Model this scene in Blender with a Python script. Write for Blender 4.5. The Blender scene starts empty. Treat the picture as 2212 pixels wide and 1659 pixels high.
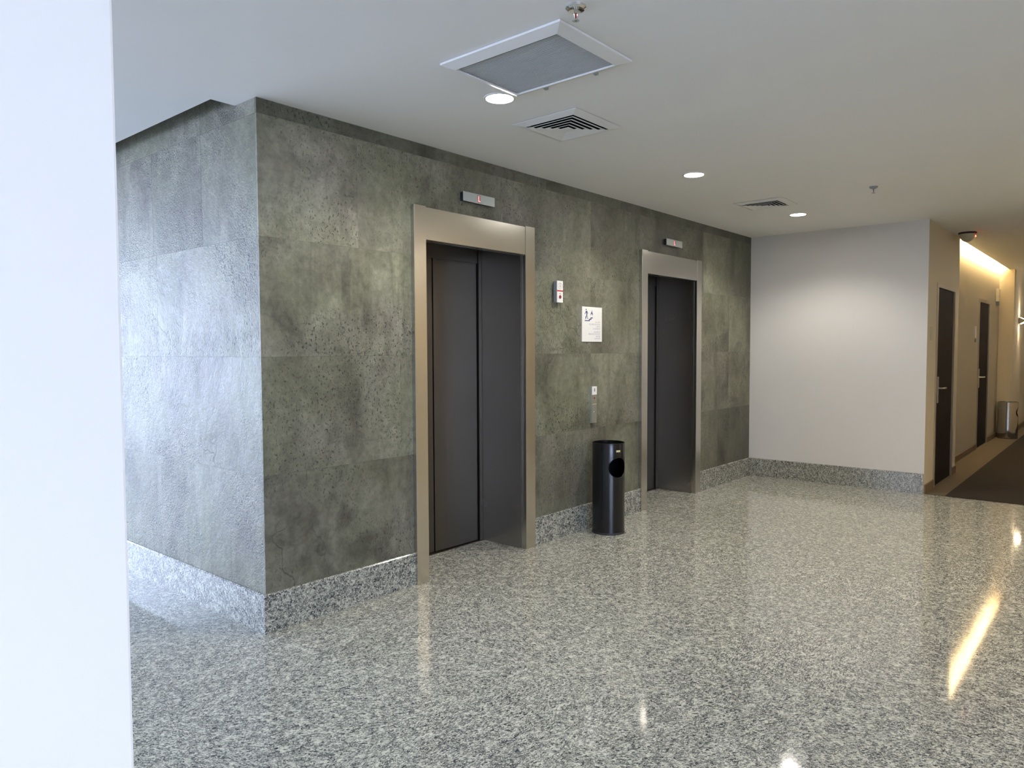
import bpy, bmesh, math, random
from mathutils import Vector, Matrix
random.seed(7)
D = bpy.data
C = D.collections.new('lobby'); bpy.context.scene.collection.children.link(C)
scn = bpy.context.scene

# ------------------------------------------------------------------ camera
H, L, W = 2.657, 6.016, 1.755            # ceiling height, elevator wall length, white wall length
cam = D.cameras.new('camera'); camo = D.objects.new('camera', cam); C.objects.link(camo)
cam.sensor_fit = 'HORIZONTAL'; cam.sensor_width = 36.0
cam.lens = 1573.5 / 2212 * 36.0
cam.clip_start = 0.02; cam.clip_end = 200
f_ = Vector((0.75894516, 0.64948543, -0.04659317)); r_ = Vector((0.650039, -0.75988953, -0.0041472)); u_ = Vector((0.0380992, 0.02713988, 0.99890534))
m = Matrix(((r_.x, u_.x, -f_.x, -1.93326), (r_.y, u_.y, -f_.y, -3.28794), (r_.z, u_.z, -f_.z, 1.42), (0, 0, 0, 1)))
camo.matrix_world = m
scn.camera = camo

# ------------------------------------------------------------------ world, daylight, exposure
w = D.worlds.new('daylight'); scn.world = w; w.use_nodes = True
bg = w.node_tree.nodes['Background']
bg.inputs[0].default_value = (0.63, 0.70, 1.0, 1); bg.inputs[1].default_value = 7.4
scn.view_settings.view_transform = 'Standard'; scn.view_settings.look = 'None'
scn.view_settings.gamma = 1.0; scn.view_settings.use_curve_mapping = False
scn.view_settings.exposure = 1.25
LAMP_W = 33.0          # watts of each ceiling downlight
COVE_E = 170.0          # emission of the corridor cove tube
SCONCE_W = 6.0

def portal(name, loc, rot, sx, sy):      # daylight is sampled through the window openings
    l = D.lights.new(name, 'AREA'); l.shape = 'RECTANGLE'; l.size = sx; l.size_y = sy
    l.cycles.is_portal = True
    o = D.objects.new(name, l); o.location = loc; o.rotation_euler = rot; C.objects.link(o); return o
XW0, XW1, YW0, YW1 = -5.6, -0.15, -8.0, 7.0
portal('window_portal', (-2.9, YW1 + .05, 1.32), (math.radians(-90), 0, 0), 5.3, 2.5)
portal('window_portal', (-3.55, YW0 - .05, 1.32), (math.radians(90), 0, 0), 4.0, 2.4)
portal('window_portal', (XW0 - .05, 3.6, 1.32), (0, math.radians(-90), 0), 2.4, 5.6)

# ------------------------------------------------------------------ materials
class N:
    def __init__(s, name):
        s.m = D.materials.new(name); s.m.use_nodes = True; s.t = s.m.node_tree
        s.b = s.t.nodes['Principled BSDF']
    def n(s, typ, **kw):
        x = s.t.nodes.new(typ)
        for k, v in kw.items(): setattr(x, k, v)
        return x
    def l(s, a, b): s.t.links.new(a, b)
    def val(s, node, **kw):
        for k, v in kw.items(): node.inputs[k.replace('_', ' ')].default_value = v
    def noise(s, vec, scale, detail=3, rough=.5, dist=0, out='Fac'):
        x = s.n('ShaderNodeTexNoise'); x.inputs['Scale'].default_value = scale; x.inputs['Detail'].default_value = detail
        x.inputs['Roughness'].default_value = rough; x.inputs['Distortion'].default_value = dist
        if vec is not None: s.l(vec, x.inputs['Vector'])
        return x.outputs[out]
    def ramp(s, fac, stops, interp='LINEAR'):
        x = s.n('ShaderNodeValToRGB'); e = x.color_ramp.elements; x.color_ramp.interpolation = interp
        while len(e) < len(stops): e.new(.5)
        for i, (p, c) in enumerate(stops):
            e[i].position = p; e[i].color = (c, c, c, 1) if isinstance(c, (int, float)) else (*c, 1)
        s.l(fac, x.inputs[0]); return x.outputs[0]
    def math(s, op, a, b=None, c=None):
        x = s.n('ShaderNodeMath', operation=op)
        for i, v in enumerate((a, b, c)):
            if v is None: continue
            if isinstance(v, (int, float)): x.inputs[i].default_value = v
            else: s.l(v, x.inputs[i])
        return x.outputs[0]
    def vmath(s, op, a, b=None):
        x = s.n('ShaderNodeVectorMath', operation=op)
        for i, v in enumerate((a, b)):
            if v is None: continue
            if isinstance(v, tuple): x.inputs[i].default_value = v
            else: s.l(v, x.inputs[i])
        return x.outputs[0]
    def mix(s, fac, a, b, mode='MIX'):
        x = s.n('ShaderNodeMix', data_type='RGBA', blend_type=mode)
        for i, v in ((0, fac), (6, a), (7, b)):
            if isinstance(v, (int, float)): x.inputs[i].default_value = v
            elif isinstance(v, tuple): x.inputs[i].default_value = (*v, 1)
            else: s.l(v, x.inputs[i])
        return x.outputs[2]
    def bump(s, h, strength, dist, prev=None):
        x = s.n('ShaderNodeBump'); x.inputs['Strength'].default_value = strength; x.inputs['Distance'].default_value = dist
        s.l(h, x.inputs['Height'])
        if prev is not None: s.l(prev, x.inputs['Normal'])
        return x.outputs[0]
    def coord(s): return s.n('ShaderNodeNewGeometry').outputs['Position']
    def obj(s): return s.n('ShaderNodeTexCoord').outputs['Object']

def plain(name, col, rough=.5, metal=0, spec=.5, emit=None, es=0, speck=0):
    s = N(name); b = s.b
    b.inputs['Base Color'].default_value = (*col, 1); b.inputs['Roughness'].default_value = rough
    b.inputs['Metallic'].default_value = metal; b.inputs['Specular IOR Level'].default_value = spec
    if speck:
        n = s.noise(s.obj(), 60, 4)
        c = s.ramp(n, [(.3, tuple(x * (1 - speck) for x in col)), (.7, tuple(min(1, x * (1 + speck)) for x in col))])
        s.l(c, b.inputs['Base Color'])
    if emit: b.inputs['Emission Color'].default_value = (*emit, 1); b.inputs['Emission Strength'].default_value = es
    return s.m

def paint(name, col, bump=.15):
    s = N(name); p = s.coord()
    big = s.noise(p, 1.3, 3)
    c = s.ramp(big, [(.3, tuple(x * .975 for x in col)), (.7, col)])
    s.l(c, s.b.inputs['Base Color']); s.b.inputs['Roughness'].default_value = .6
    s.b.inputs['Specular IOR Level'].default_value = .3
    s.l(s.bump(s.noise(p, 260, 2), bump, .0006), s.b.inputs['Normal'])
    return s.m

def slate():
    s = N('slate'); p = s.coord()
    at = s.n('ShaderNodeAttribute', attribute_name='seed'); at.attribute_type = 'GEOMETRY'
    tn = s.n('ShaderNodeAttribute', attribute_name='tone'); tn.attribute_type = 'GEOMETRY'
    off = s.n('ShaderNodeCombineXYZ'); s.l(s.math('MULTIPLY', at.outputs['Fac'], 37.), off.inputs[0]); s.l(s.math('MULTIPLY', at.outputs['Fac'], 91.), off.inputs[1]); s.l(s.math('MULTIPLY', at.outputs['Fac'], 53.), off.inputs[2])
    v = s.vmath('ADD', p, off.outputs[0])
    cloud = s.noise(s.vmath('MULTIPLY', v, (1.25, 1.25, .8)), 2.4, 6, .55, .5)
    fine = s.noise(v, 24, 6, .65, .4)
    base = s.ramp(cloud, [(.26, (.080, .078, .053)), (.44, (.138, .136, .096)), (.58, (.180, .178, .131)), (.76, (.228, .224, .172))])
    base = s.mix(.75, base, s.ramp(fine, [(.25, .28), (.72, .74)]), 'OVERLAY')
    smud = s.noise(s.vmath('ADD', v, (3., 9., 5.)), 3.0, 6, .62, .5)
    base = s.mix(.8, base, s.ramp(smud, [(.30, .45), (.46, 1.)]), 'MULTIPLY')
    # greenish and violet drifts
    hue = s.noise(s.vmath('ADD', v, (7., 3., 1.)), 1.7, 3, .5, .6)
    base = s.mix(.5, base, s.ramp(hue, [(.35, (.50, .46, .50)), (.5, (.5, .5, .48)), (.65, (.485, .515, .43))]), 'OVERLAY')
    # vertical streaks
    sv = s.vmath('MULTIPLY', v, (13., 13., 1.3))
    streak = s.noise(sv, 1.0, 5, .6, .5)
    smask = s.ramp(s.noise(v, 1.6, 2), [(.46, 0.), (.62, 1.)])
    st = s.ramp(streak, [(.32, .55), (.5, 1.)])
    base = s.mix(s.math('MULTIPLY', smask, .8), base, st, 'MULTIPLY')
    # thin cleft lines
    dv = s.n('ShaderNodeTexNoise'); dv.inputs['Scale'].default_value = 2.2; dv.inputs['Detail'].default_value = 4; s.l(v, dv.inputs['Vector'])
    dd = s.vmath('MULTIPLY', dv.outputs['Color'], (1.4, 1.4, 1.4))
    vv = s.vmath('ADD', s.vmath('MULTIPLY', v, (1., 1., .55)), dd)
    vo = s.n('ShaderNodeTexVoronoi', feature='DISTANCE_TO_EDGE'); vo.inputs['Scale'].default_value = 1.5; s.l(vv, vo.inputs['Vector'])
    crack = s.ramp(vo.outputs['Distance'], [(0., 0.), (.007, .15), (.016, 1.)])
    cm = s.ramp(s.noise(v, 1.1, 2), [(.54, 0.), (.66, 1.)])
    crk = s.math('SUBTRACT', 1., s.math('MULTIPLY', cm, s.math('SUBTRACT', 1., crack)))
    base = s.mix(1., base, s.mix(.38, (1., 1., 1.), crk), 'MULTIPLY')
    # pits
    pit = s.noise(s.vmath('MULTIPLY', v, (1., 1., .7)), 85, 3, .55, .3)
    pitm = s.ramp(s.noise(v, 1.9, 3), [(.42, 0.), (.6, 1.)])
    pits = s.ramp(pit, [(.35, 0.), (.43, 1.)])
    pk = s.math('SUBTRACT', 1., s.math('MULTIPLY', s.math('ADD', s.math('MULTIPLY', pitm, .65), .12), s.math('SUBTRACT', 1., pits)))
    base = s.mix(1., base, pk, 'MULTIPLY')
    t3 = s.n('ShaderNodeCombineColor')
    for i in range(3): s.l(tn.outputs['Fac'], t3.inputs[i])
    base = s.mix(1., base, t3.outputs[0], 'MULTIPLY')
    s.l(base, s.b.inputs['Base Color'])
    s.l(s.ramp(fine, [(.3, .40), (.7, .52)]), s.b.inputs['Roughness'])
    s.b.inputs['Specular IOR Level'].default_value = .5
    n1 = s.bump(cloud, .5, .02)
    n2 = s.bump(s.math('ADD', s.math('MULTIPLY', pk, .6), s.math('MULTIPLY', crk, 1.)), .5, .004, n1)
    n3 = s.bump(s.math('ADD', fine, s.math('MULTIPLY', s.noise(v, 110, 3), s.math('ADD', pitm, .3))), .8, .004, n2)
    s.l(n3, s.b.inputs['Normal'])
    return s.m

def granite(name, tile=.6, rough=.06, bright=1., gridded=True):
    s = N(name); p = s.coord(); b = s.b
    if gridded:
        sc = s.vmath('SCALE', s.vmath('ADD', p, (.05, .02, 0.))); sc.node.inputs['Scale'].default_value = 1 / tile
        fl = s.vmath('FLOOR', sc)
        wn = s.n('ShaderNodeTexWhiteNoise', noise_dimensions='3D'); s.l(fl, wn.inputs['Vector'])
        rot = s.n('ShaderNodeVectorRotate', rotation_type='Z_AXIS'); s.l(p, rot.inputs['Vector'])
        s.l(s.math('MULTIPLY', wn.outputs['Value'], 1.6), rot.inputs['Angle'])
        v = s.vmath('ADD', rot.outputs[0], s.vmath('MULTIPLY', wn.outputs['Color'], (17., 17., 17.)))
    else:
        v = p
    warp = s.n('ShaderNodeTexNoise'); warp.inputs['Scale'].default_value = 45; warp.inputs['Detail'].default_value = 2; s.l(v, warp.inputs['Vector'])
    g = s.vmath('ADD', s.vmath('MULTIPLY', v, (1., 1.9, 1.2)), s.vmath('MULTIPLY', warp.outputs['Color'], (.014, .014, .014)))
    vo = s.n('ShaderNodeTexVoronoi', feature='F1'); vo.inputs['Scale'].default_value = 100; s.l(g, vo.inputs['Vector'])
    ve = s.n('ShaderNodeTexVoronoi', feature='DISTANCE_TO_EDGE'); ve.inputs['Scale'].default_value = 100; s.l(g, ve.inputs['Vector'])
    vc = s.n('ShaderNodeSeparateColor'); s.l(vo.outputs['Color'], vc.inputs[0])
    grain = s.ramp(vc.outputs[0], [(0., (.26, .27, .26)), (.28, (.44, .44, .38)), (.5, (.62, .62, .53)), (.85, (.75, .75, .65)), (1., (.78, .74, .66))])
    # dark mica between the grains, gathered in loose clusters
    cl = s.noise(v, 9, 3, .6)
    mica = s.noise(g, 75, 4, .7, .6)
    thr = s.math('ADD', s.math('MULTIPLY', cl, .09), .425)
    mm = s.math('SMOOTH_MIN', 1., s.math('MULTIPLY', s.math('MAXIMUM', s.math('SUBTRACT', thr, mica), 0.), 14.), .1)
    edge = s.ramp(ve.outputs['Distance'], [(0., 1.), (.16, .0)])
    em = s.math('MULTIPLY', edge, s.ramp(s.noise(v, 30, 2), [(.36, .1), (.56, 1.)]))
    dark = s.math('MINIMUM', s.math('ADD', mm, em), 1.)
    col = s.mix(dark, grain, (.045, .050, .062))
    col = s.mix(1., col, (bright, bright, bright * .98), 'MULTIPLY')
    if gridded:
        fr = s.vmath('FRACTION', sc); sp = s.n('ShaderNodeSeparateXYZ'); s.l(fr, sp.inputs[0])
        e = None
        for o in (0, 1):
            a = s.math('ABSOLUTE', s.math('SUBTRACT', sp.outputs[o], .5))
            e = a if e is None else s.math('MAXIMUM', e, a)
        j = s.math('GREATER_THAN', e, .4985)
        col = s.mix(s.math('MULTIPLY', j, .35), col, (.25, .25, .23))
    s.l(col, b.inputs['Base Color']); b.inputs['Roughness'].default_value = rough
    b.inputs['Specular IOR Level'].default_value = .55
    s.l(s.bump(s.noise(p, 5, 2), .06, .004), b.inputs['Normal'])
    return s.m

def steel(name, col, rough, vertical=True):
    s = N(name); p = s.coord(); b = s.b
    b.inputs['Metallic'].default_value = 1.
    b.inputs['Base Color'].default_value = (*col, 1)
    n = s.noise(p, 2.2, 2)
    s.l(s.ramp(n, [(.3, rough * .9), (.7, rough * 1.1)]), b.inputs['Roughness'])
    s.l(s.bump(s.noise(p, 1.6, 1), .10, .01), b.inputs['Normal'])
    return s.m

def carpet(name, col):
    s = N(name); p = s.coord()
    n = s.noise(p, 350, 3, .7)
    s.l(s.ramp(n, [(.3, tuple(c * .6 for c in col)), (.7, tuple(c * 1.3 for c in col))]), s.b.inputs['Base Color'])
    s.b.inputs['Roughness'].default_value = .95; s.b.inputs['Specular IOR Level'].default_value = .1
    s.l(s.bump(n, .6, .004), s.b.inputs['Normal'])
    return s.m

def wood(name, c1, c2):
    s = N(name); p = s.coord()
    n = s.noise(s.vmath('MULTIPLY', p, (40., 40., 2.5)), 1., 4, .6, .4)
    s.l(s.ramp(n, [(.3, c1), (.7, c2)]), s.b.inputs['Base Color']); s.b.inputs['Roughness'].default_value = .55; s.b.inputs['Specular IOR Level'].default_value = .15
    return s.m

M = dict(
    slate=slate(), floor=granite('polished_granite'), skirt=granite('granite_skirting', rough=.22, bright=.72, gridded=False),
    ceil=paint('ceiling_paint', (.84, .84, .82)), white=paint('white_wall_paint', (.70, .68, .66)),
    beige=paint('beige_wall_paint', (.62, .55, .42)), olive=paint('wallcovering', (.46, .41, .31)),
    column=paint('white_column_paint', (.88, .86, .815)), dark=plain('dark_void', (.015, .015, .015), .9), ductshade=plain('duct_shade_black', (.01, .01, .01), .9, spec=0),
    steel=steel('brushed_steel', (.60, .58, .53), .24), steeld=steel('brushed_steel_door', (.12, .108, .092), .38),
    steelp=plain('dull_steel', (.26, .25, .20), .5, .3), steelr=steel('brushed_steel_reveal', (.40, .38, .36), .30), alum=plain('satin_aluminium', (.62, .64, .62), .35, .85),
    plate=plain('silver_plate', (.42, .46, .44), .42, .35), back=plain('black_housing', (.02, .02, .025), .5),
    led=plain('red_display', (.8, .1, .1), .4, emit=(1, .10, .10), es=2.6), glow=plain('smoked_lens', (.42, .25, .24), .4, .2),
    wplast=plain('white_plastic', (.80, .79, .75), .4, speck=.02), gplast=plain('grey_plastic', (.30, .32, .34), .5),
    red=plain('red_enamel', (.55, .03, .04), .35), dred=plain('dark_red_button', (.28, .015, .02), .3),
    blue=plain('navy_print', (.02, .025, .16), .5), grey=plain('grey_print', (.50, .50, .54), .6), pinkp=plain('faded_print', (.38, .26, .27), .6),
    black=plain('black_enamel', (.006, .006, .007), .22, 0, .5), blackin=plain('bin_inside', (.004, .004, .004), .6),
    chrome=plain('chrome', (.75, .76, .78), .08, 1.), bulb=plain('red_glass_bulb', (.35, .02, .02), .15),
    vent=plain('white_enamel', (.76, .76, .74), .45, speck=.01), slat=plain('grey_grille', (.70, .71, .70), .5),
    lamp=plain('lit_diffuser', (1, 1, 1), .5, emit=(1, .96, .90), es=60.), brass=plain('cream_label', (.62, .56, .30), .4),
    door=wood('dark_wenge', (.004, .003, .004), (.009, .006, .006)), satin=plain('satin_nickel', (.62, .60, .55), .3, 1.),
    frame=plain('steel_door_frame', (.55, .50, .40), .35, .8), kick=plain('brown_skirting', (.17, .115, .065), .5, speck=.1),
    carp=carpet('dark_carpet', (.038, .031, .026)), carb=carpet('carpet_border', (.145, .115, .080)),
    cove=plain('cove_tube', (1, 1, 1), .5, emit=(1, .76, .42), es=COVE_E), warm=plain('warm_lens', (1, 1, 1), .5, emit=(1, .80, .55), es=25.),
    addstrip=plain('added_warm_diffuser', (1, 1, 1), .5, emit=(1, .66, .24), es=5.),
    beigep=plain('beige_plastic', (.50, .47, .36), .4), rled=plain('red_indicator', (1, .1, .05), .4, emit=(1, .08, .03), es=6.),
    mull=plain('window_metal', (.30, .31, .32), .4, .6), panel=wood('dark_panelling', (.035, .022, .014), (.075, .048, .03)),
    far=paint('lobby_paint', (.55, .53, .50)), glass=None, asph=plain('paving', (.30, .30, .29), .9, speck=.2),
)
g = N('window_glass'); g.t.nodes.remove(g.b)
tr = g.n('ShaderNodeBsdfTransparent'); tr.inputs[0].default_value = (.94, .97, .96, 1)
gl = g.n('ShaderNodeBsdfGlossy'); gl.inputs['Roughness'].default_value = 0.02
fr = g.n('ShaderNodeFresnel'); fr.inputs[0].default_value = 1.35
mx = g.n('ShaderNodeMixShader'); g.l(fr.outputs[0], mx.inputs[0]); g.l(tr.outputs[0], mx.inputs[1]); g.l(gl.outputs[0], mx.inputs[2])
g.l(mx.outputs[0], g.t.nodes['Material Output'].inputs[0]); M['glass'] = g.m

# ------------------------------------------------------------------ mesh helpers
class MB:
    def __init__(s): s.v = []; s.f = []
    def box(s, x0, x1, y0, y1, z0, z1):
        n = len(s.v)
        s.v += [(x, y, z) for z in (z0, z1) for y in (y0, y1) for x in (x0, x1)]
        s.f += [tuple(n + i for i in q) for q in ((0, 2, 3, 1), (4, 5, 7, 6), (0, 1, 5, 4), (2, 6, 7, 3), (0, 4, 6, 2), (1, 3, 7, 5))]
        return s
    def poly(s, pts, d):
        """prism: outline pts extruded by vector d"""
        n = len(s.v); k = len(pts)
        s.v += [tuple(p) for p in pts] + [tuple(Vector(p) + Vector(d)) for p in pts]
        s.f += [tuple(n + i for i in range(k))[::-1], tuple(n + k + i for i in range(k))]
        s.f += [(n + i, n + (i + 1) % k, n + k + (i + 1) % k, n + k + i) for i in range(k)]
        return s
    def lathe(s, prof, seg=48, c=(0, 0, 0), mat=None):
        """profile (r, z) turned about z"""
        n = len(s.v); k = len(prof); mat = mat or Matrix()
        for i in range(seg):
            a = 2 * math.pi * i / seg
            for r, z in prof:
                p = mat @ Vector((r * math.cos(a), r * math.sin(a), z))
                s.v.append((p.x + c[0], p.y + c[1], p.z + c[2]))
        for i in range(seg):
            j = (i + 1) % seg
            for q in range(k - 1):
                s.f.append((n + i * k + q, n + j * k + q, n + j * k + q + 1, n + i * k + q + 1))
        return s
    def tube(s, pts, r, seg=8, closed=False):
        n0 = len(s.v); k = len(pts); pts = [Vector(p) for p in pts]
        for i, p in enumerate(pts):
            if closed: t = (pts[(i + 1) % k] - pts[i - 1]).normalized()
            else: t = (pts[min(i + 1, k - 1)] - pts[max(i - 1, 0)]).normalized()
            a = t.cross(Vector((0, 0, 1)));
            if a.length < .05: a = t.cross(Vector((1, 0, 0)))
            a.normalize(); b = t.cross(a)
            for q in range(seg):
                th = 2 * math.pi * q / seg
                s.v.append(tuple(p + a * math.cos(th) * r + b * math.sin(th) * r))
        for i in range(k if closed else k - 1):
            j = (i + 1) % k
            for q in range(seg):
                s.f.append((n0 + i * seg + q, n0 + i * seg + (q + 1) % seg, n0 + j * seg + (q + 1) % seg, n0 + j * seg + q))
        if not closed:
            s.f.append(tuple(n0 + q for q in range(seg))[::-1]); s.f.append(tuple(n0 + (k - 1) * seg + q for q in range(seg)))
        return s
    def mesh(s, name, mat, smooth=False):
        me = D.meshes.new(name); me.from_pydata(s.v, [], s.f); me.update()
        bm = bmesh.new(); bm.from_mesh(me)
        bmesh.ops.remove_doubles(bm, verts=bm.verts, dist=1e-6)
        bmesh.ops.recalc_face_normals(bm, faces=bm.faces)
        bm.to_mesh(me); bm.free()
        if mat: me.materials.append(M[mat])
        if smooth:
            for p in me.polygons: p.use_smooth = True
            me.set_sharp_from_angle(angle=math.radians(35))
        return me
    def build(s, name, mat, parent=None, bevel=0, smooth=False):
        o = D.objects.new(name, s.mesh(name, mat, smooth)); C.objects.link(o)
        if parent: o.parent = parent; o.matrix_parent_inverse = Matrix.Translation(parent.location).inverted() if parent.type == 'EMPTY' or parent.location.length else Matrix()
        if bevel:
            b = o.modifiers.new('bevel', 'BEVEL'); b.width = bevel; b.segments = 2; b.limit_method = 'ANGLE'; b.angle_limit = math.radians(40)
        return o
def box(*a): return MB().box(*a)
def thing(name, label, cat, loc, group=None):
    o = D.objects.new(name, None); C.objects.link(o); o.location = loc; o.empty_display_size = .1
    return tag(o, label, cat, group)
def tag(o, label, cat, group=None):
    o['label'] = label; o['category'] = cat
    if group: o['group'] = group
    return o
def struct(o): o['kind'] = 'structure'; return o
def text(body, size, mat, parent, name, loc, align='RIGHT', space=1., shear=0., extrude=.0004):
    c = D.curves.new('lettering', 'FONT'); c.body = body; c.size = size; c.align_x = align; c.space_line = space; c.shear = shear; c.extrude = extrude; c.resolution_u = 3
    t = D.objects.new('tmp', c); C.objects.link(t); bpy.context.view_layer.update()
    dg = bpy.context.evaluated_depsgraph_get(); me = D.meshes.new_from_object(t.evaluated_get(dg))
    D.objects.remove(t); D.curves.remove(c)
    me.transform(Matrix.Translation(loc) @ Matrix.Rotation(math.radians(90), 4, 'X'))   # reads from -y
    me.materials.clear(); me.materials.append(M[mat]); me.name = name
    o = D.objects.new(name, me); C.objects.link(o); o.parent = parent
    o.matrix_parent_inverse = Matrix.Translation(parent.location).inverted(); return o

# ------------------------------------------------------------------ the setting
XE = 16.5                                     # corridor end
CY = -3.45                                    # corridor right side
Y2 = -1.615                                   # recessed corridor wall
struct(box(XW0 - .3, XE, YW0 - .3, 0.6, -.10, 0).box(XW0 - .3, 0, .6, YW1 + .3, -.10, 0).build('floor', 'floor'))
struct(box(XW0 - 6, XE, YW0 - 8, YW1 + 8, -.30, -.12).build('ground', 'asph'))

def tiles(name, axis, a0, a1, rows, openings, depth=.014, back=.20, mat='slate', z0=0., tones=None):
    """stone panels over a backing wall; axis 'x' faces -y on plane y=0, axis 'y' faces -x on plane x=0"""
    mb = MB(); seeds = []; ton = []
    gap = .00035
    def emit(p0, p1, q0, q1, seed, tone, cl, cr, cb, ct):
        x0 = p0 + (gap if cl else 0); x1 = p1 - (gap if cr else 0); zz0 = q0 + (gap if cb else 0); zz1 = q1 - (gap if ct else 0)
        n = len(mb.f)
        if axis == 'x': mb.box(x0, x1, 0, depth, zz0, zz1)
        else: mb.box(0, depth, x0, x1, zz0, zz1)
        seeds.extend([seed] * (len(mb.f) - n)); ton.extend([tone] * (len(mb.f) - n))
    for ri, (q0, q1, joints) in enumerate(rows):
        xs = [a0] + [j for j in joints if a0 < j < a1] + [a1]
        for i in range(len(xs) - 1):
            sd = random.random(); tone = random.uniform(.93, 1.07)
            if tones and (ri, i) in tones: tone = tones[(ri, i)]
            cuts = [xs[i]] + sorted(c for o in openings for c in (o[0], o[1]) if xs[i] < c < xs[i + 1]) + [xs[i + 1]]
            for k in range(len(cuts) - 1):
                c0, c1 = cuts[k], cuts[k + 1]; cm = (c0 + c1) / 2
                op = [o for o in openings if o[0] < cm < o[1]]
                zz0 = q0
                if op:
                    if op[0][2] >= q1: continue
                    zz0 = max(q0, op[0][2])
                emit(c0, c1, zz0, q1, sd, tone, k == 0 and i > 0, k == len(cuts) - 2 and i < len(xs) - 2, zz0 == q0 and q0 > 0, q1 < H)
    me = D.meshes.new(name); me.from_pydata(mb.v, [], mb.f); me.update()
    bm = bmesh.new(); bm.from_mesh(me); bmesh.ops.recalc_face_normals(bm, faces=bm.faces); bm.to_mesh(me); bm.free()
    for nm, arr in (('seed', seeds), ('tone', ton)):
        a = me.attributes.new(nm, 'FLOAT', 'FACE')
        for i, v in enumerate(arr): a.data[i].value = v
    me.materials.append(M[mat])
    return me

Z1, Z2, Z3, Z4 = .794, 1.391, 1.987, 2.583
E1, E2 = .99, 3.612                            # left outer edge of each elevator frame
FW, OW0, OW1, OH = 1.14, .097, 1.037, 2.285    # frame width, opening offsets, frame height
op = [(E1 + .01, E1 + FW - .01, OH - .01), (E2 + .01, E2 + FW - .01, OH - .01)]
rows = [(0, Z1, (2.87, 4.05, 5.2)), (Z1, Z2, (.9, 2.87, 5.45)), (Z2, Z3, (1.6, 2.87, 3.62, 5.45)), (Z3, Z4, (.605, 1.8, 2.87, 3.623, 4.84, 5.455)), (Z4, H, (1.15, 2.3, 3.623, 4.84))]
tones = {(0, 0): .86, (0, 1): .92, (0, 2): .9, (0, 3): .62, (1, 0): .93, (1, 1): .97, (1, 2): 1.0, (1, 3): 1.12, (2, 4): 1.05, (4, 0): .62, (4, 1): .7, (4, 2): .75, (4, 3): .75, (4, 4): .6,  # top row darkened: shade above the downlight beams put into the tile colour
         (3, 0): 1.25, (3, 1): 1.02, (3, 2): 1., (3, 3): .9, (3, 4): .82, (3, 5): 1., (3, 6): .8, (2, 0): 1.08, (2, 1): 1.0, (2, 2): 1.0}  # first tile here brightened to paint in the nearest downlight's bright patch
me = tiles('wall_front', 'x', 0, L, rows, op, tones=tones)
o = D.objects.new('wall_front', me); C.objects.link(o); struct(o)
bk = MB()
for a, b in ((.014, E1 + .02), (E1 + FW - .02, E2 + .02), (E2 + FW - .02, L)): bk.box(a, b, .0141, .20, 0, H)
for e in (E1, E2): bk.box(e + .02, e + FW - .02, .0141, .20, OH - .02, H)
struct(bk.build('wall_front_core', 'dark'))
LY = 4.2
rows = [(0, Z1, (1.148, 2.35)), (Z1, Z2, (1.75, 2.9)), (Z2, Z3, (1.135, 2.3)), (Z3, Z4, (.567, 1.17, 2.4)), (Z4, H + .30, (.567, 1.75, 2.9))]
me = tiles('wall_left', 'y', .0145, LY, rows, [], tones={(0, 0): 1.05, (1, 0): 1.05, (2, 0): 1.1, (2, 1): 1.2, (3, 0): 1.0, (3, 1): .95})
o = D.objects.new('wall_left', me); C.objects.link(o); struct(o)
struct(box(.0142, .20, .20, LY, 0, H + .30).build('wall_left_core', 'dark'))
struct(box(0.001, .8, LY, LY + .15, 0, H).build('wall_rear', 'far'))
struct(box(.05, .20, LY + .15, YW1 + .2, 0, H).build('wall_passage', 'far'))

# granite baseboards with a chamfered top
def base(name, a0, a1, axis, plane, sgn, t=.016, h=.199, mat='skirt'):
    c = .006; pr = [(0, 0), (t, 0), (t, h - c), (t - c, h), (0, h)]
    if axis == 'x': pts = [(a0, plane + sgn * d, z) for d, z in pr]; d = (a1 - a0, 0, 0)
    else: pts = [(plane + sgn * d, a0, z) for d, z in pr]; d = (0, a1 - a0, 0)
    return struct(MB().poly(pts, d).build(name, mat))
base('baseboard_front', -.016, E1, 'x', 0, -1)
base('baseboard_front', E1 + FW, E2, 'x', 0, -1)
base('baseboard_front', E2 + FW, L - .016, 'x', 0, -1)
base('baseboard_left', .0, LY, 'y', 0, -1)
base('baseboard_right', -W + .001, -.016, 'y', L, -1)

# right white wall, corridor walls
struct(box(L, L + .25, -W, 0.0, 0, H).box(L, L + .25, 0, .2, 0, H).build('wall_right', 'white'))
D1, D2 = (6.46, 7.34), (10.03, 10.93)          # door openings
cw = box(L + .25, D1[0], -W, -W + .2, 0, H).box(D1[1], 7.615, -W, -W + .2, 0, H).box(D1[0], D1[1], -W, -W + .2, 2.045, H)
struct(cw.build('wall_corridor_near', 'beige'))
struct(box(L + .0, L + .25, -W - .0015, -W - .0002, 0, H).build('trim_1', 'beige'))
HC = H + .22
cw2 = box(7.60, D2[0], Y2, Y2 + .2, 0, HC).box(D2[1], 11.94, Y2, Y2 + .2, 0, HC).box(D2[0], D2[1], Y2, Y2 + .2, 2.075, HC)
struct(cw2.build('wall_corridor_recess', 'olive'))
struct(box(11.94, 12.08, -1.815, Y2 + .2, 0, HC).build('wall_corridor_pier', 'beige'))
struct(box(12.08, XE, -1.765, -1.565, 0, H + .35).build('wall_corridor_far', 'beige'))
struct(box(XE, XE + .2, CY - .2, -1.5, 0, H + .4).build('wall_corridor_end', 'beige'))
struct(box(L + .25, XE, CY - .2, CY, 0, H + .4).build('wall_corridor_side', 'beige'))
base('baseboard_corridor_near', L + .012, D1[0] - .045, 'x', -W, -1, .012, .09, 'kick')
base('baseboard_corridor_near', D1[1] + .045, 7.615, 'x', -W, -1, .012, .09, 'kick')
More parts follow.
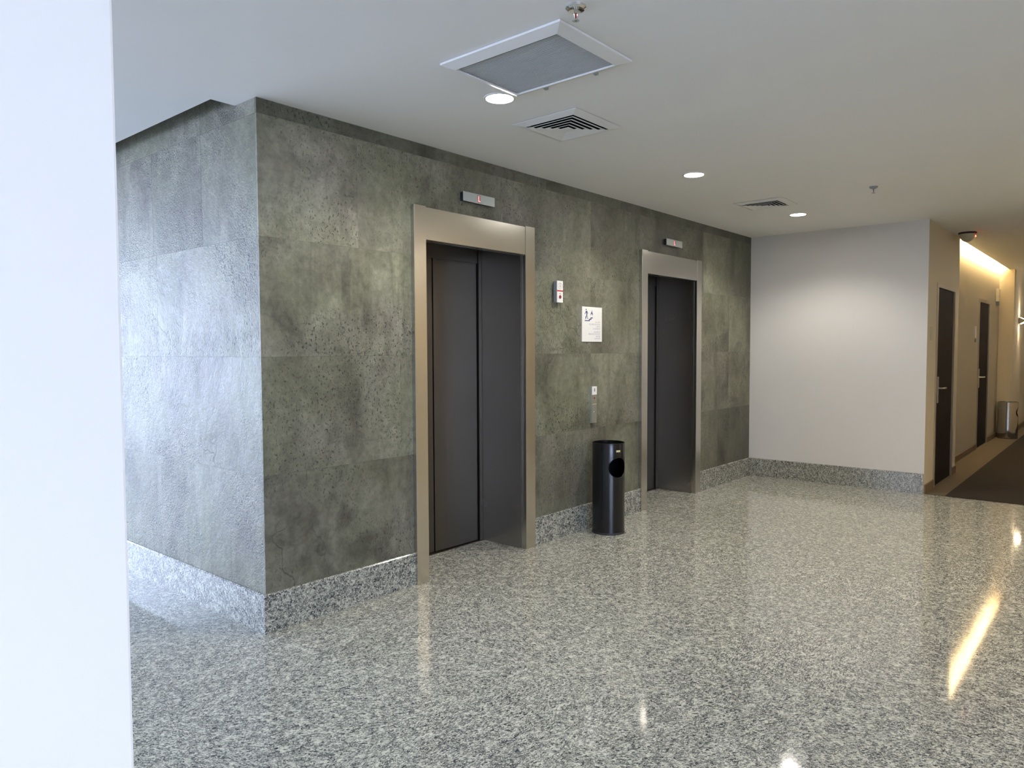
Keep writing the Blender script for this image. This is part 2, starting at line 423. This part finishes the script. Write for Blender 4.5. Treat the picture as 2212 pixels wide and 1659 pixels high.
base('baseboard_corridor_recess', 7.60, D2[0] - .04, 'x', Y2, -1, .014, .085, 'kick')
base('baseboard_corridor_recess', D2[1] + .04, 11.94, 'x', Y2, -1, .014, .085, 'kick')
base('baseboard_corridor_far', 12.08, XE, 'x', -1.765, -1, .014, .085, 'kick')
# carpet
struct(box(L + .012, XE, -1.935, Y2, .0005, .006).build('floor_carpet_border', 'carb'))
struct(box(L + .012, XE, CY, -1.935, .0005, .006).build('floor_carpet', 'carp'))

# unseen sides of the lobby
struct(box(L, L + .25, YW0, CY, 0, H).build('wall_lobby', 'beige'))
struct(box(-1.5, L + .25, YW0 - .2, YW0, 0, H).box(XW0, -5.6 + .05, YW0 - .2, YW0, 0, H).box(-5.55, -1.5, YW0 - .2, YW0, 0, .1).box(-5.55, -1.5, YW0 - .2, YW0, 2.55, H).build('wall_back', 'far'))
struct(box(XW0 - .2, XW0, YW0 - .2, .7, 0, H).box(XW0 - .2, XW0, .7, 6.5, 0, .1).box(XW0 - .2, XW0, .7, 6.5, 2.55, H).box(XW0 - .2, XW0, 6.5, YW1 + .2, 0, H).build('wall_outer', 'far'))
struct(box(XW0, XW1 + .2, YW1, YW1 + .2, 0, .06).box(XW0, XW1 + .2, YW1, YW1 + .2, 2.58, H).build('wall_end', 'far'))
def glazing(n, axis, a0, a1, plane, z0, z1, k):
    mb = MB(); gm = MB(); t = .05
    def bx(m, p0, p1, q0, q1, d0, d1):
        m.box(p0, p1, plane + d0, plane + d1, q0, q1) if axis == 'x' else m.box(plane + d0, plane + d1, p0, p1, q0, q1)
    for i in range(k + 1):
        x = a0 + (a1 - a0) * i / k; bx(mb, max(a0, x - t / 2), min(a1, x + t / 2), z0, z1, -.04, .04)
    bx(mb, a0, a1, z0, z0 + .05, -.04, .04); bx(mb, a0, a1, z1 - .05, z1, -.04, .04)
    o = struct(mb.build('window_%d' % n, 'mull')); bx(gm, a0, a1, z0, z1, -.004, .004)
    gm.build('pane', 'glass', o)
glazing(1, 'x', XW0, XW1 + .2, YW1 + .1, .06, 2.58, 4)
glazing(2, 'x', -5.55, -1.5, YW0 - .1, .1, 2.55, 3)
glazing(3, 'y', .7, 6.5, XW0 - .1, .1, 2.55, 4)

# ceiling, with the two cove slots left open
ct = .06
c = MB()
CVX, CVY = -.127, .20
c.box(XW0 - .2, 0, YW0 - .2, CVY, H, H + ct).box(XW0 - .2, CVX, CVY, LY, H, H + ct).box(XW0 - .2, .2, LY, YW1 + .2, H, H + ct)
c.box(0, L + .25, YW0 - .2, .2, H, H + ct)
c.box(L + .25, 7.615, CY - .2, -W + .2, H, H + ct).box(7.615, 11.94, CY - .2, -1.742, H, H + ct)
struct(c.build('ceiling', 'ceil'))
c = MB().box(CVX - .05, CVX, CVY, LY, H + ct, H + .30).box(CVX - .05, .2, CVY - .05, CVY, H + ct, H + .30).box(CVX - .05, .2, CVY - .05, LY, H + .30, H + .34)
struct(c.build('ceiling_cove_left', 'ceil'))
c = MB().box(7.615, 11.94, -1.782, -1.742, H + ct, HC).box(7.56, 12.1, -1.80, Y2 + .2, HC, HC + .04).box(7.56, 7.60, -1.78, Y2 + .2, H + ct, HC)
struct(c.build('ceiling_cove_corridor', 'ceil'))
c = MB().box(11.94, 12.22, CY - .2, -1.815, H, H + ct).box(11.98, 12.22, -1.815, -1.565, H, H + ct).box(12.18, 12.22, CY - .2, -1.5, H + ct, H + .35).box(12.18, XE + .2, CY - .2, -1.5, H + .35, H + .40)
struct(c.build('ceiling_corridor_far', 'ceil'))

# near white square column
cx, cy = -1.57, -2.36
struct(box(cx - .62, cx, cy, cy + .62, 0, H).build('trim_column', 'column', bevel=.004))

# ------------------------------------------------------------------ elevators
def elevator(e, label):
    t = thing('elevator', label, 'elevator', (e + FW / 2, 0, 0), None)
    f0 = -.030
    a, b = e + OW0, e + OW1
    mb = box(e, a, f0, .0, 0, OH).box(e + .02, a, 0, .02, 0, OH - .02); mb.build('jamb', 'steel', t, .002)
    mb = box(b, e + FW, f0, .0, 0, OH).box(b, e + FW - .02, 0, .02, 0, OH - .02); mb.build('jamb', 'steel', t, .002)
    box(a + .0015, b - .0015, f0 + .003, .04, 2.085, OH - .006).build('header', 'steel', t, .0015)
    # side reveals and soffit of the deep opening
    box(b - .0005, b + .015, .021, .415, 0.001, 2.15).build('reveal', 'steelr', t)
    box(a - .015, a + .0005, .021, .415, 0.001, 2.15).build('reveal', 'steelr', t)
    box(a - .015, b + .015, .0405, .415, 2.15, 2.165).build('soffit', 'steelr', t)
    # landing door frame
    df = box(b - .035, b - .001, .39, .414, .001, 2.149).box(a + .001, a + .02, .39, .414, .001, 2.149).box(a + .02, b - .035, .40, .414, 2.055, 2.149)
    df.build('door_frame', 'steeld', t, .002)
    xs = a + (b - a) * .49
    box(a + .0205, xs - .0025, .412, .436, .008, 2.06).build('door_panel', 'steeld', t, .0015)
    box(xs + .0025, b - .043, .405, .430, .008, 2.06).build('door_panel', 'steeld', t, .0015)
    box(a + .002, b - .002, .437, .45, .0, 2.12).build('shaft_seal', 'dark', t)
    box(a + .001, b - .001, .386, .437, .0002, .005).build('sill', 'steeld', t)
    return t
elevator(E1, 'brushed steel elevator doorway nearest the camera, left of the wall alarm box')
elevator(E2, 'farther brushed steel elevator doorway, between the black bin and the white wall')
# shaft walls behind the doors
struct(box(.2, L, .46, .5, 0, H).build('wall_shaft', 'dark'))

def indicator(x0, label):
    t = thing('floor_indicator', label, 'floor indicator', (x0 + .148, 0, 2.365), None)
    x1 = x0 + .296; z0, z1 = 2.366, 2.426
    box(x0 + .004, x1 - .004, -.028, .0, z0 + .004, z1 - .004).build('housing', 'back', t)
    box(x0, x1, -.034, -.028, z0, z1).build('face_plate', 'plate', t, .0015)
    xm = (x0 + x1) / 2 - .004
    o = box(xm - .014, xm + .014, -.0343, -.0338, z0 + .006, z1 - .006).build('display_window', 'glow', t)
    mb = box(xm - .006, xm - .0015, -.0348, -.0342, 2.379, 2.413).box(xm - .0015, xm + .010, -.0348, -.0342, 2.379, 2.3835)
    q = mb.build('letter', 'led', t); q['label'] = 'glowing red letter L'
    return t
indicator(1.405, 'slim silver floor indicator with a glowing red L above the nearer elevator')
indicator(4.035, 'slim silver floor indicator with a red letter above the farther elevator')

# ------------------------------------------------------------------ wall items between the elevators
t = thing('fire_alarm_box', 'narrow white wall box with red stripe and red button beside the nearer elevator', 'alarm box', (2.419, 0, 1.77))
box(2.386, 2.452, -.030, 0, 1.772, 1.927).build('housing', 'gplast', t, .003)
box(2.383, 2.455, -.036, -.030, 1.770, 1.930).build('front_cover', 'wplast', t, .002)
q = box(2.3825, 2.4555, -.0368, -.0359, 1.851, 1.861).build('stripe', 'red', t)
MB().lathe([(0, .0), (.013, .0), (.013, -.003), (.009, -.006), (0, -.006)], 28, (2.419, -.036, 1.812), Matrix.Rotation(math.radians(-90), 4, 'X')).build('button', 'dred', t, smooth=True)
ring = [(2.419 + .023 * math.cos(a), -.0362, 1.893 + .023 * math.sin(a)) for a in [i * math.pi / 16 for i in range(32)]]
MB().tube(ring, .0011, 5, True).build('pictogram_ring', 'pinkp', t)
mb = MB().poly([(2.411, -.0362, 1.880), (2.415, -.0362, 1.880), (2.419, -.0362, 1.895), (2.423, -.0362, 1.880), (2.427, -.0362, 1.880), (2.421, -.0362, 1.903), (2.417, -.0362, 1.903)], (0, .0005, 0))
mb.lathe([(0, 0), (.004, 0), (.004, .0005), (0, .0005)], 12, (2.419, -.0362, 1.908), Matrix.Rotation(math.radians(90), 4, 'X')).build('pictogram', 'pinkp', t)
box(2.407, 2.431, -.0364, -.0358, 1.832, 1.837).build('print', 'pinkp', t)

t = thing('evacuation_notice', 'white rectangular notice with walking figure, flame and stairs on stone wall', 'sign', (2.88, 0, 1.48))
s0, s1, q0, q1 = 2.742, 3.019, 1.483, 1.757
box(s0, s1, -.008, 0, q0, q1).build('board', 'wplast', t, .001)
def sx(u): return s0 + (s1 - s0) * u
def sz(v): return q1 - (q1 - q0) * v
def pl(mb, pts, dy=-.0086): mb.poly([(sx(u), dy, sz(v)) for u, v in pts], (0, .0008, 0))
mb = MB()
pl(mb, [(.20, .125), (.235, .125), (.27, .25), (.255, .30), (.225, .36), (.205, .47), (.17, .47), (.18, .36), (.20, .29), (.17, .21)][::1]) if False else None
fig = MB()
pl(fig, [(.19, .11), (.235, .12), (.25, .18), (.245, .255), (.205, .255), (.205, .19)])            # torso
pl(fig, [(.20, .12), (.195, .16), (.155, .20), (.125, .215), (.12, .20), (.155, .175), (.18, .13)])   # arm forward
pl(fig, [(.235, .12), (.27, .155), (.29, .20), (.28, .205), (.255, .165), (.235, .15)])              # arm back
pl(fig, [(.205, .25), (.23, .25), (.205, .29), (.185, .35), (.155, .35), (.165, .29)])               # leg
pl(fig, [(.22, .25), (.245, .25), (.265, .31), (.295, .345), (.28, .355), (.245, .32)])              # leg
n = 14
pl(fig, [(.195 + .022 * math.cos(2 * math.pi * i / n), .08 + .020 * math.sin(2 * math.pi * i / n)) for i in range(n)])
fig.build('walking_figure', 'blue', t)
fl = MB()
pl(fl, [(.475, .085), (.49, .12), (.50, .16), (.525, .185), (.53, .22), (.505, .255), (.50, .265), (.51, .235), (.49, .20), (.475, .175), (.46, .20), (.435, .225), (.43, .25), (.42, .225), (.425, .19), (.455, .155), (.47, .125)])
fl.build('flame', 'blue', t)
st = MB()
pl(st, [(.13, .385), (.335, .385), (.335, .345), (.415, .345), (.415, .30), (.53, .30), (.53, .325), (.455, .325), (.455, .37), (.375, .37), (.375, .41), (.13, .41)])
st.build('stairs', 'blue', t)
text('EN CASO\nDE EMERGENCIA NO\nUTILICE\nEL ELEVADOR', .0165, 'grey', t, 'print', (sx(.90), -.0084, sz(.455)), 'RIGHT', 1.05, .25)
text('IN CASE OF\nEMERGENCY DO NOT\nUSE THE\nELEVATOR', .0165, 'grey', t, 'print', (sx(.90), -.0084, sz(.735)), 'RIGHT', 1.05, .25)

t = thing('call_panel', 'slim vertical steel call panel with white sticker above the black bin', 'call panel', (2.89, 0, .84))
box(2.859, 2.925, -.020, 0, .838, 1.128).build('housing', 'alum', t, .001)
box(2.861, 2.925, -.0215, -.020, .840, 1.126).build('face_plate', 'steelp', t)
q = box(2.860, 2.926, -.0228, -.0214, 1.062, 1.127).build('sticker', 'wplast', t, .0005)
MB().poly([(2.893 + .010 * math.cos(2 * math.pi * i / 12), -.0232, 1.100 + .016 * math.sin(2 * math.pi * i / 12)) for i in range(12)], (0, .0006, 0)).build('emblem', 'gplast', q).matrix_parent_inverse = Matrix()
for z in (1.035,):
    MB().lathe([(0, 0), (.006, 0), (.006, -.003), (0, -.003)], 20, (2.892, -.0215, z), Matrix.Rotation(math.radians(-90), 4, 'X')).build('button', 'dred', t, smooth=True)
for z in (.925, .962):
    MB().lathe([(0, 0), (.006, 0), (.006, -.003), (.004, -.005), (0, -.005)], 20, (2.888, -.0215, z), Matrix.Rotation(math.radians(-90), 4, 'X')).build('key_switch', 'chrome', t, smooth=True)
box(2.8605, 2.925, -.0222, -.0213, .985, .989).build('seam_strip', 'brass', t)
# small dark slot plate under it is the panel's own shadow gap

# ------------------------------------------------------------------ bins
def cyl_bin(cx, cy, r, h, az, mat, label, ring_mat, plate=True, hr=.078, hz=.545):
    t = thing('litter_bin', label, 'bin', (cx, cy, 0))
    seg = 96; w = .003
    body = MB().lathe([(r - .004, .012), (r, .012), (r, h - .003), (r - .001, h), (r - w, h), (r - w, .016), (r - .004, .012)], seg, (cx, cy, 0)).build('body', mat, t, smooth=False)
    d = Vector((math.cos(az), math.sin(az), 0)); n = Vector((-d.y, d.x, 0))
    cut = MB(); k = 48; ps = []
    for q, dd in ((0, r * .35), (1, r * 1.4)):
        pass
    pts = [tuple(Vector((cx, cy, hz)) + d * r * .4 + n * hr * math.cos(2 * math.pi * i / k) + Vector((0, 0, 1)) * hr * math.sin(2 * math.pi * i / k)) for i in range(k)]
    cut.poly(pts, tuple(d * r))
    co = cut.build('cutter', None)
    bo = body.modifiers.new('hole', 'BOOLEAN'); bo.operation = 'DIFFERENCE'; bo.object = co; bo.solver = 'EXACT'
    bpy.context.view_layer.update()
    dg = bpy.context.evaluated_depsgraph_get(); me = D.meshes.new_from_object(body.evaluated_get(dg)); body.modifiers.clear()
    body.data = me; D.objects.remove(co)
    me.materials.clear(); me.materials.append(M[mat])
    for p in me.polygons: p.use_smooth = True
    me.set_sharp_from_angle(angle=math.radians(35))
    rp = []
    for i in range(k):
        u = hr * math.cos(2 * math.pi * i / k); v = hr * math.sin(2 * math.pi * i / k); th = math.asin(u / r)
        rp.append(tuple(Vector((cx, cy, hz + v)) + (d * math.cos(th) + n * math.sin(th)) * (r + .0005)))
    MB().tube(rp,    .0016, 8, True).build('opening_rim', ring_mat, t, smooth=True)
    MB().lathe([(r - .0005, h - .004), (r + .0015, h - .003), (r + .0022, h), (r + .0015, h + .003), (r - .002, h + .004), (r - .006, h + .002), (r - .006, h - .030), (r - .010, h - .034), (.0, h - .040), (.0, h - .043), (r - .0045, h - .038), (r - .0045, h - .004), (r - .0005, h - .004)], seg, (cx, cy, 0)).build('ash_tray_lid', mat if mat == 'black' else 'chrome', t, smooth=True)
    MB().lathe([(0, 0), (r + .002, 0), (r + .003, .004), (r + .002, .014), (r + .0004, .016), (r - .0045, .016), (r - .0045, .01), (0, .01)], seg, (cx, cy, 0)).build('base_ring', 'back', t, smooth=True)
    MB().lathe([(0, .05), (r - .012, .05), (r - .008, hz - hr - .02), (r - .009, hz - hr - .02), (r - .013, .052), (0, .052)], 48, (cx, cy, 0)).build('liner', 'blackin', t, smooth=True)
    if plate:
        th = .03; pp = MB()
        for zz0, zz1 in ((h - .062, h - .047),):
            k2 = 8; a0 = -th - .15; a1 = a0 + .30
            for i in range(k2):
                b0 = a0 + (a1 - a0) * i / k2; b1 = a0 + (a1 - a0) * (i + 1) / k2
                P = lambda b, z, rr: tuple(Vector((cx, cy, z)) + (d * math.cos(b) + n * math.sin(b)) * rr)
                pp.poly([P(b0, zz0, r + .0002), P(b1, zz0, r + .0002), P(b1, zz1, r + .0002), P(b0, zz1, r + .0002)], tuple((d * math.cos(b0) + n * math.sin(b0)) * .0012))
        pp.build('name_plate', 'brass', t)
    return t
cyl_bin(2.832, -.194, .125, .70, math.radians(251), 'black', 'tall black cylindrical bin with round opening, against the wall between the elevators', 'black', hz=.518)
cyl_bin(11.78, -1.79, .135, .575, math.radians(270), 'chrome', 'shiny steel cylindrical bin at the far end of the corridor', 'chrome', False, .075, .42)

# ------------------------------------------------------------------ ceiling fittings
def downlight(x, y, label, power=LAMP_W, rr=.066):
    t = thing('downlight', label, 'ceiling light', (x, y, H), 'recessed ceiling downlights')
    MB().lathe([(rr, -.001), (rr + .002, -.005), (rr + .012, -.003), (rr + .013, 0), (rr, 0), (rr, -.001)], 48, (x, y, H)).build('trim_ring', 'vent', t, smooth=True)
    MB().lathe([(0, -.004), (rr, -.002), (rr, -.0005), (0, -.0005)], 40, (x, y, H)).build('diffuser', 'lamp', t, smooth=True)
    l = D.lights.new('downlight_beam', 'SPOT'); l.energy = power; l.color = (1, .95, .86); l.spot_size = math.radians(142); l.spot_blend = .55; l.shadow_soft_size = .05
    o = D.objects.new('downlight_beam', l); o.location = (x, y, H - .012); C.objects.link(o); o.parent = t; o.matrix_parent_inverse = Matrix.Translation(t.location).inverted()
    return t
downlight(.797, -.879, 'bright round ceiling downlight touching the large grey return grille, nearest the camera')
downlight(2.881, -.874, 'bright round ceiling downlight in the middle of the row, between the two square vents')
downlight(4.931, -.890, 'bright round ceiling downlight farthest from the camera, beside the farther square vent')

def bilerp(q, u, v):
    a, b, c, d = [Vector(p) for p in q]
    return (a * (1 - u) + b * u) * (1 - v) + (d * (1 - u) + c * u) * v

t = thing('return_air_grille', 'large rectangular ceiling grille with grey louvres in a white frame', 'ceiling grille', (.565, -1.29, H))
gx0, gx1, gy0, gy1 = .300, .815, -1.620, -.975; b = .058
f = MB()
def frame(mb, x0, x1, y0, y1, ix0, ix1, iy0, iy1, zo, zi, th):
    o_ = [(x0, y0), (x1, y0), (x1, y1), (x0, y1)]; i_ = [(ix0, iy0), (ix1, iy0), (ix1, iy1), (ix0, iy1)]
    n = len(mb.v)
    for (p, z) in ((o_, zo + th), (o_, zo), (i_, zi), (i_, zi + th)): mb.v += [(x, y, z) for x, y in p]
    for k in range(4):
        j = (k + 1) % 4
        for a in range(4):
            c_ = (a + 1) % 4
            mb.f.append((n + a * 4 + k, n + a * 4 + j, n + c_ * 4 + j, n + c_ * 4 + k))
frame(f, gx0, gx1, gy0, gy1, gx0 + b, gx1 - .045, gy0 + b, gy1 - b * .65, H - .010, H - .024, .009)
f.build('frame', 'vent', t, .001)
sl = MB()
ix0, ix1, iy0, iy1 = gx0 + b - .002, gx1 - .043, gy0 + b - .002, gy1 - b * .65 + .002
n = 38
for i in range(n):
    x = ix0 + (ix1 - ix0) * (i + .5) / n
    sl.poly([(x - .0045, iy0, H - .017), (x + .0030, iy0, H - .006), (x + .0042, iy0, H - .006), (x - .0032, iy0, H - .0175)], (0, iy1 - iy0, 0))
for j in range(1, 3):
    y = iy0 + (iy1 - iy0) * j / 3
    sl.box(ix0, ix1, y - .002, y + .002, H - .010, H - .006)
sl.build('louvres', 'slat', t)
box(ix0, ix1, iy0, iy1, H - .004, H - .0005).build('backing', 'slat', t)
for y in (-1.15, -1.43):
    box(gx1 - .004, gx1 + .014, y - .008, y + .008, H - .016, H - .001).build('clip', 'gplast', t, .001)

def diffuser(x0, x1, y0, y1, label):
    t = thing('square_air_diffuser', label, 'ceiling vent', ((x0 + x1) / 2, (y0 + y1) / 2, H))
    f = MB(); e = .055
    frame(f, x0, x1, y0, y1, x0 + e, x1 - e, y0 + e, y1 - e, H - .004, H - .015, .002)
    f.build('frame', 'vent', t, .001)
    box(x0 + e, x1 - e, y0 + e, y1 - e, H - .002, H - .0005).build('duct_shade_sheet', 'ductshade', t)  # black sheet painted in for the shade deep inside the duct
    lv = MB(); wd = (x1 - x0) / 2 - e; mx_, my_ = (x0 + x1) / 2, (y0 + y1) / 2; hy = (y1 - y0) / 2 - e
    for k in range(4):
        s_o = 1 - k * .2 - .03; s_i = s_o - .133
        frame(lv, mx_ - wd * s_o, mx_ + wd * s_o, my_ - hy * s_o, my_ + hy * s_o, mx_ - wd * s_i, mx_ + wd * s_i, my_ - hy * s_i, my_ + hy * s_i, H - .021, H - .015, .0012)
    lv.build('louvres', 'vent', t)
    box(mx_ - wd * .19, mx_ + wd * .19, my_ - hy * .19, my_ + hy * .19, H - .0225, H - .0205).build('centre_plate', 'vent', t, .001)
    return t
diffuser(1.152, 1.594, -1.083, -.655, 'square white air diffuser with nested louvres beside the large grille')
diffuser(4.045, 4.437, -1.063, -.650, 'farther square white air diffuser with nested louvres, near the white wall')

def sprinkler(x, y, label, mat='chrome', r=.038, esc=True):
    t = thing('sprinkler_head', label, 'sprinkler', (x, y, H))
    MB().lathe([(0, -.004), (r * .45, -.006), (r * .8, -.012), (r, -.006), (r + .001, 0), (r * .9, 0), (0, -.001)], 36, (x, y, H)).build('escutcheon', mat, t, smooth=True)
    MB().lathe([(0, -.004), (.008, -.004), (.007, -.022), (.004, -.024), (0, -.024)], 16, (x, y, H)).build('nozzle', mat, t, smooth=True)
    MB().lathe([(0, -.022), (.0025, -.023), (.0032, -.032), (.0025, -.040), (0, -.041)], 12, (x, y, H)).build('glass_bulb', 'bulb', t, smooth=True)
    for s in (-1, 1):
        MB().tube([(x + s * .007, y, H - .018), (x + s * .0105, y, H - .028), (x + s * .007, y, H - .040), (x, y, H - .046)], .0016, 6).build('yoke_arm', mat, t, smooth=True)
    mb = MB().lathe([(0, -.045), (.006, -.045), (.006, -.049), (0, -.049)], 16, (x, y, H))
    for i in range(12):
        a = i * math.pi / 6; ca, sa = math.cos(a), math.sin(a); b_ = .17
        mb.poly([(x + .004 * ca, y + .004 * sa, H - .0475), (x + .0135 * math.cos(a - b_), y + .0135 * math.sin(a - b_), H - .0480), (x + .0135 * math.cos(a + b_), y + .0135 * math.sin(a + b_), H - .0480)], (0, 0, -.0012))
    mb.build('deflector', mat, t)
    return t
sprinkler(.266, -1.717, 'chrome sprinkler head with red bulb at the top edge, beyond the large grille')
sprinkler(4.150, -1.730, 'small dark sprinkler head on the ceiling right of the farthest downlight', 'gplast', .030)

# ------------------------------------------------------------------ corridor fittings
def corridor_door(n, x0, x1, zt, y, side):
    fo = MB(); fw = .035
    fo.box(x0 - fw, x0 + .006, y - .012, y + .10, 0, zt + fw).box(x1 - .006, x1 + fw, y - .012, y + .10, 0, zt + fw).box(x0 + .006, x1 - .006, y - .012, y + .10, zt - .006, zt + fw)
    t = D.objects.new('door_%d' % n, None); t.location = ((x0 + x1) / 2, y, 0); C.objects.link(t); struct(t)
    fo.build('door_frame', 'frame', t, .002)
    box(x0 + .008, x1 - .008, y + .004, y + .046, .008, zt - .008).build('door_leaf', 'door', t, .002)
    lx = x0 + .10
    h = MB().box(lx - .026, lx + .026, y - .008, y + .004, .86, 1.13); h = h.build('lock_plate', 'satin', t, .004)
    mb = MB().tube([(lx, y - .004, 1.01), (lx, y - .042, 1.01), (lx + .012, y - .054, 1.01), (lx + .12, y - .056, 1.01)], .0095, 10)
    mb.build('lever_handle', 'satin', t, smooth=True)
corridor_door(1, D1[0], D1[1], 2.04, -W, 1)
corridor_door(2, D2[0], D2[1], 2.07, Y2, 1)

t = thing('room_number_plate', 'faint beige room plate on the wall left of the nearer corridor door', 'room plate', (6.19, -W, 1.52))
box(6.14, 6.26, -W - .006, -W, 1.50, 1.63).build('plate', 'beigep', t, .001); box(6.15, 6.25, -W - .0072, -W - .006, 1.58, 1.62).build('insert', 'frame', t)
t = thing('room_number_plate', 'pale upright room plate beside the farther corridor door', 'room plate', (9.76, Y2, 1.55))
box(9.69, 9.81, Y2 - .008, Y2, 1.56, 1.72).build('plate', 'wplast', t, .001); box(9.71, 9.79, Y2 - .016, Y2, 1.50, 1.545).build('card_slot', 'gplast', t, .001)

t = thing('wall_sounder', 'slim cream unit with dark base, high on the corridor wall above the steel bin', 'wall unit', (11.62, Y2, 2.08))
box(11.56, 11.70, Y2 - .045, Y2, 2.14, 2.34).build('housing', 'beigep', t, .008); box(11.60, 11.66, Y2 - .04, Y2, 2.08, 2.138).build('base', 'gplast', t, .003)

t = thing('dome_camera', 'beige dome camera with a glowing red spot on the corridor ceiling', 'security camera', (7.22, -1.885, H))
Rm = Matrix()
MB().lathe([(0, -.0), (.085, -.0), (.088, -.012), (.075, -.018), (0, -.018)], 40, (7.22, -1.885, H))  .build('mounting_ring', 'back', t, smooth=True)
MB().lathe([(.074, -.018)] + [(.074 * math.cos(a), -.018 - .085 * math.sin(a)) for a in [i * math.pi / 20 for i in range(1, 11)]], 40, (7.22, -1.885, H)).build('dome', 'beigep', t, smooth=True)
MB().lathe([(0, 0), (.010, 0), (.008, .006), (0, .008)], 16, (7.225, -1.957, H - .045), Matrix.Rotation(math.radians(90), 4, 'X')).build('indicator_light', 'rled', t, smooth=True)

t = thing('cove_light_strip', 'glowing warm light strip hidden in the slot over the recessed corridor wall', 'cove light', (9.8, -1.72, H + .1))
box(7.64, 11.92, -1.740, -1.718, H + .062, H + .075).build('channel', 'vent', t)
box(7.64, 11.92, -1.738, -1.720, H + .076, H + .094).build('tube', 'cove', t)

def sconce(x, y, z, label):
    t = thing('wall_sconce', label, 'wall light', (x, y, z))
    d = .12; hw = .09
    mb = MB().poly([(x - hw, y - .02, z + .055), (x - hw, y - d, z), (x - hw, y - .02, z - .055), (x - hw, y - .012, z - .03), (x - hw, y - .012, z + .03)], (2 * hw, 0, 0)).build('body', 'beigep', t, .002)
    box(x - .04, x + .04, y - .012, y, z - .04, z + .04).build('wall_mount', 'gplast', t)
    for s in (1, -1):
        # lit lens on the upper and lower slope
        a = Vector((x - hw + .01, y - .028, z + s * .0525)); bb = Vector((x - hw + .01, y - d + .02, z + s * .0125))
        MB().poly([a, bb, bb + Vector((0, 0, s * .003)), a + Vector((0, 0, s * .003))], (2 * hw - .02, 0, 0)).build('lens', 'warm', t)
        l = D.lights.new('sconce_beam', 'SPOT'); l.energy = SCONCE_W; l.color = (1, .78, .52); l.spot_size = math.radians(65); l.spot_blend = .7; l.shadow_soft_size = .02
        o = D.objects.new('sconce_beam', l); o.location = (x, y - .05, z + s * .062); o.rotation_euler = (math.radians(180 if s > 0 else 0) + math.radians(-6 * s), 0, 0); C.objects.link(o)
        o.parent = t; o.matrix_parent_inverse = Matrix.Translation(t.location).inverted()
    return t
sconce(13.1, -1.765, 1.88, 'wedge shaped wall sconce throwing light up and down at the corridor end')
# more downlights of the same kind, unseen, added to raise the room light
def added_lamp(x, y, label, power, col=(1, .93, .82), grp='added ceiling downlights behind the viewpoint'):
    t = downlight(x, y, label, power); t['group'] = grp
    for ch in t.children:
        if ch.type == 'LIGHT': ch.data.color = col
    return t
for x, y in ((.9, -4.6), (3.2, -4.6), (.9, -6.6), (3.2, -6.6), (-2.6, -5.4)):
    added_lamp(x, y, 'unseen round ceiling downlight added over the lobby behind the viewpoint', 11)
for x, y in ((4.35, -3.85), (5.35, -4.9), (5.35, -6.4)):
    added_lamp(x, y, 'unseen warm round downlight added to wash the lobby wall behind the viewpoint', 26, (1, .70, .34), 'added warm ceiling downlights along the lobby wall')  # unseen lamps added to give the steel frames a warm reflection
for x in (7.6, 10.2, 13.0):
    added_lamp(x, -3.0, 'unseen warm round downlight added along the far side of the corridor', 6, (1, .72, .34), 'added warm ceiling downlights in the corridor')  # unseen lamps added to lift the warm corridor light

t = thing('added_linear_light', 'unseen warm linear light added over the lobby behind the viewpoint', 'ceiling light', (4.4, -4.25, H))  # unseen glowing strip, added for the gold reflection on the elevator jambs
box(3.2, 5.6, -4.33, -4.17, H - .03, H).build('housing', 'vent', t, .002)
box(3.22, 5.58, -4.31, -4.19, H - .034, H - .0302).build('diffuser', 'addstrip', t)
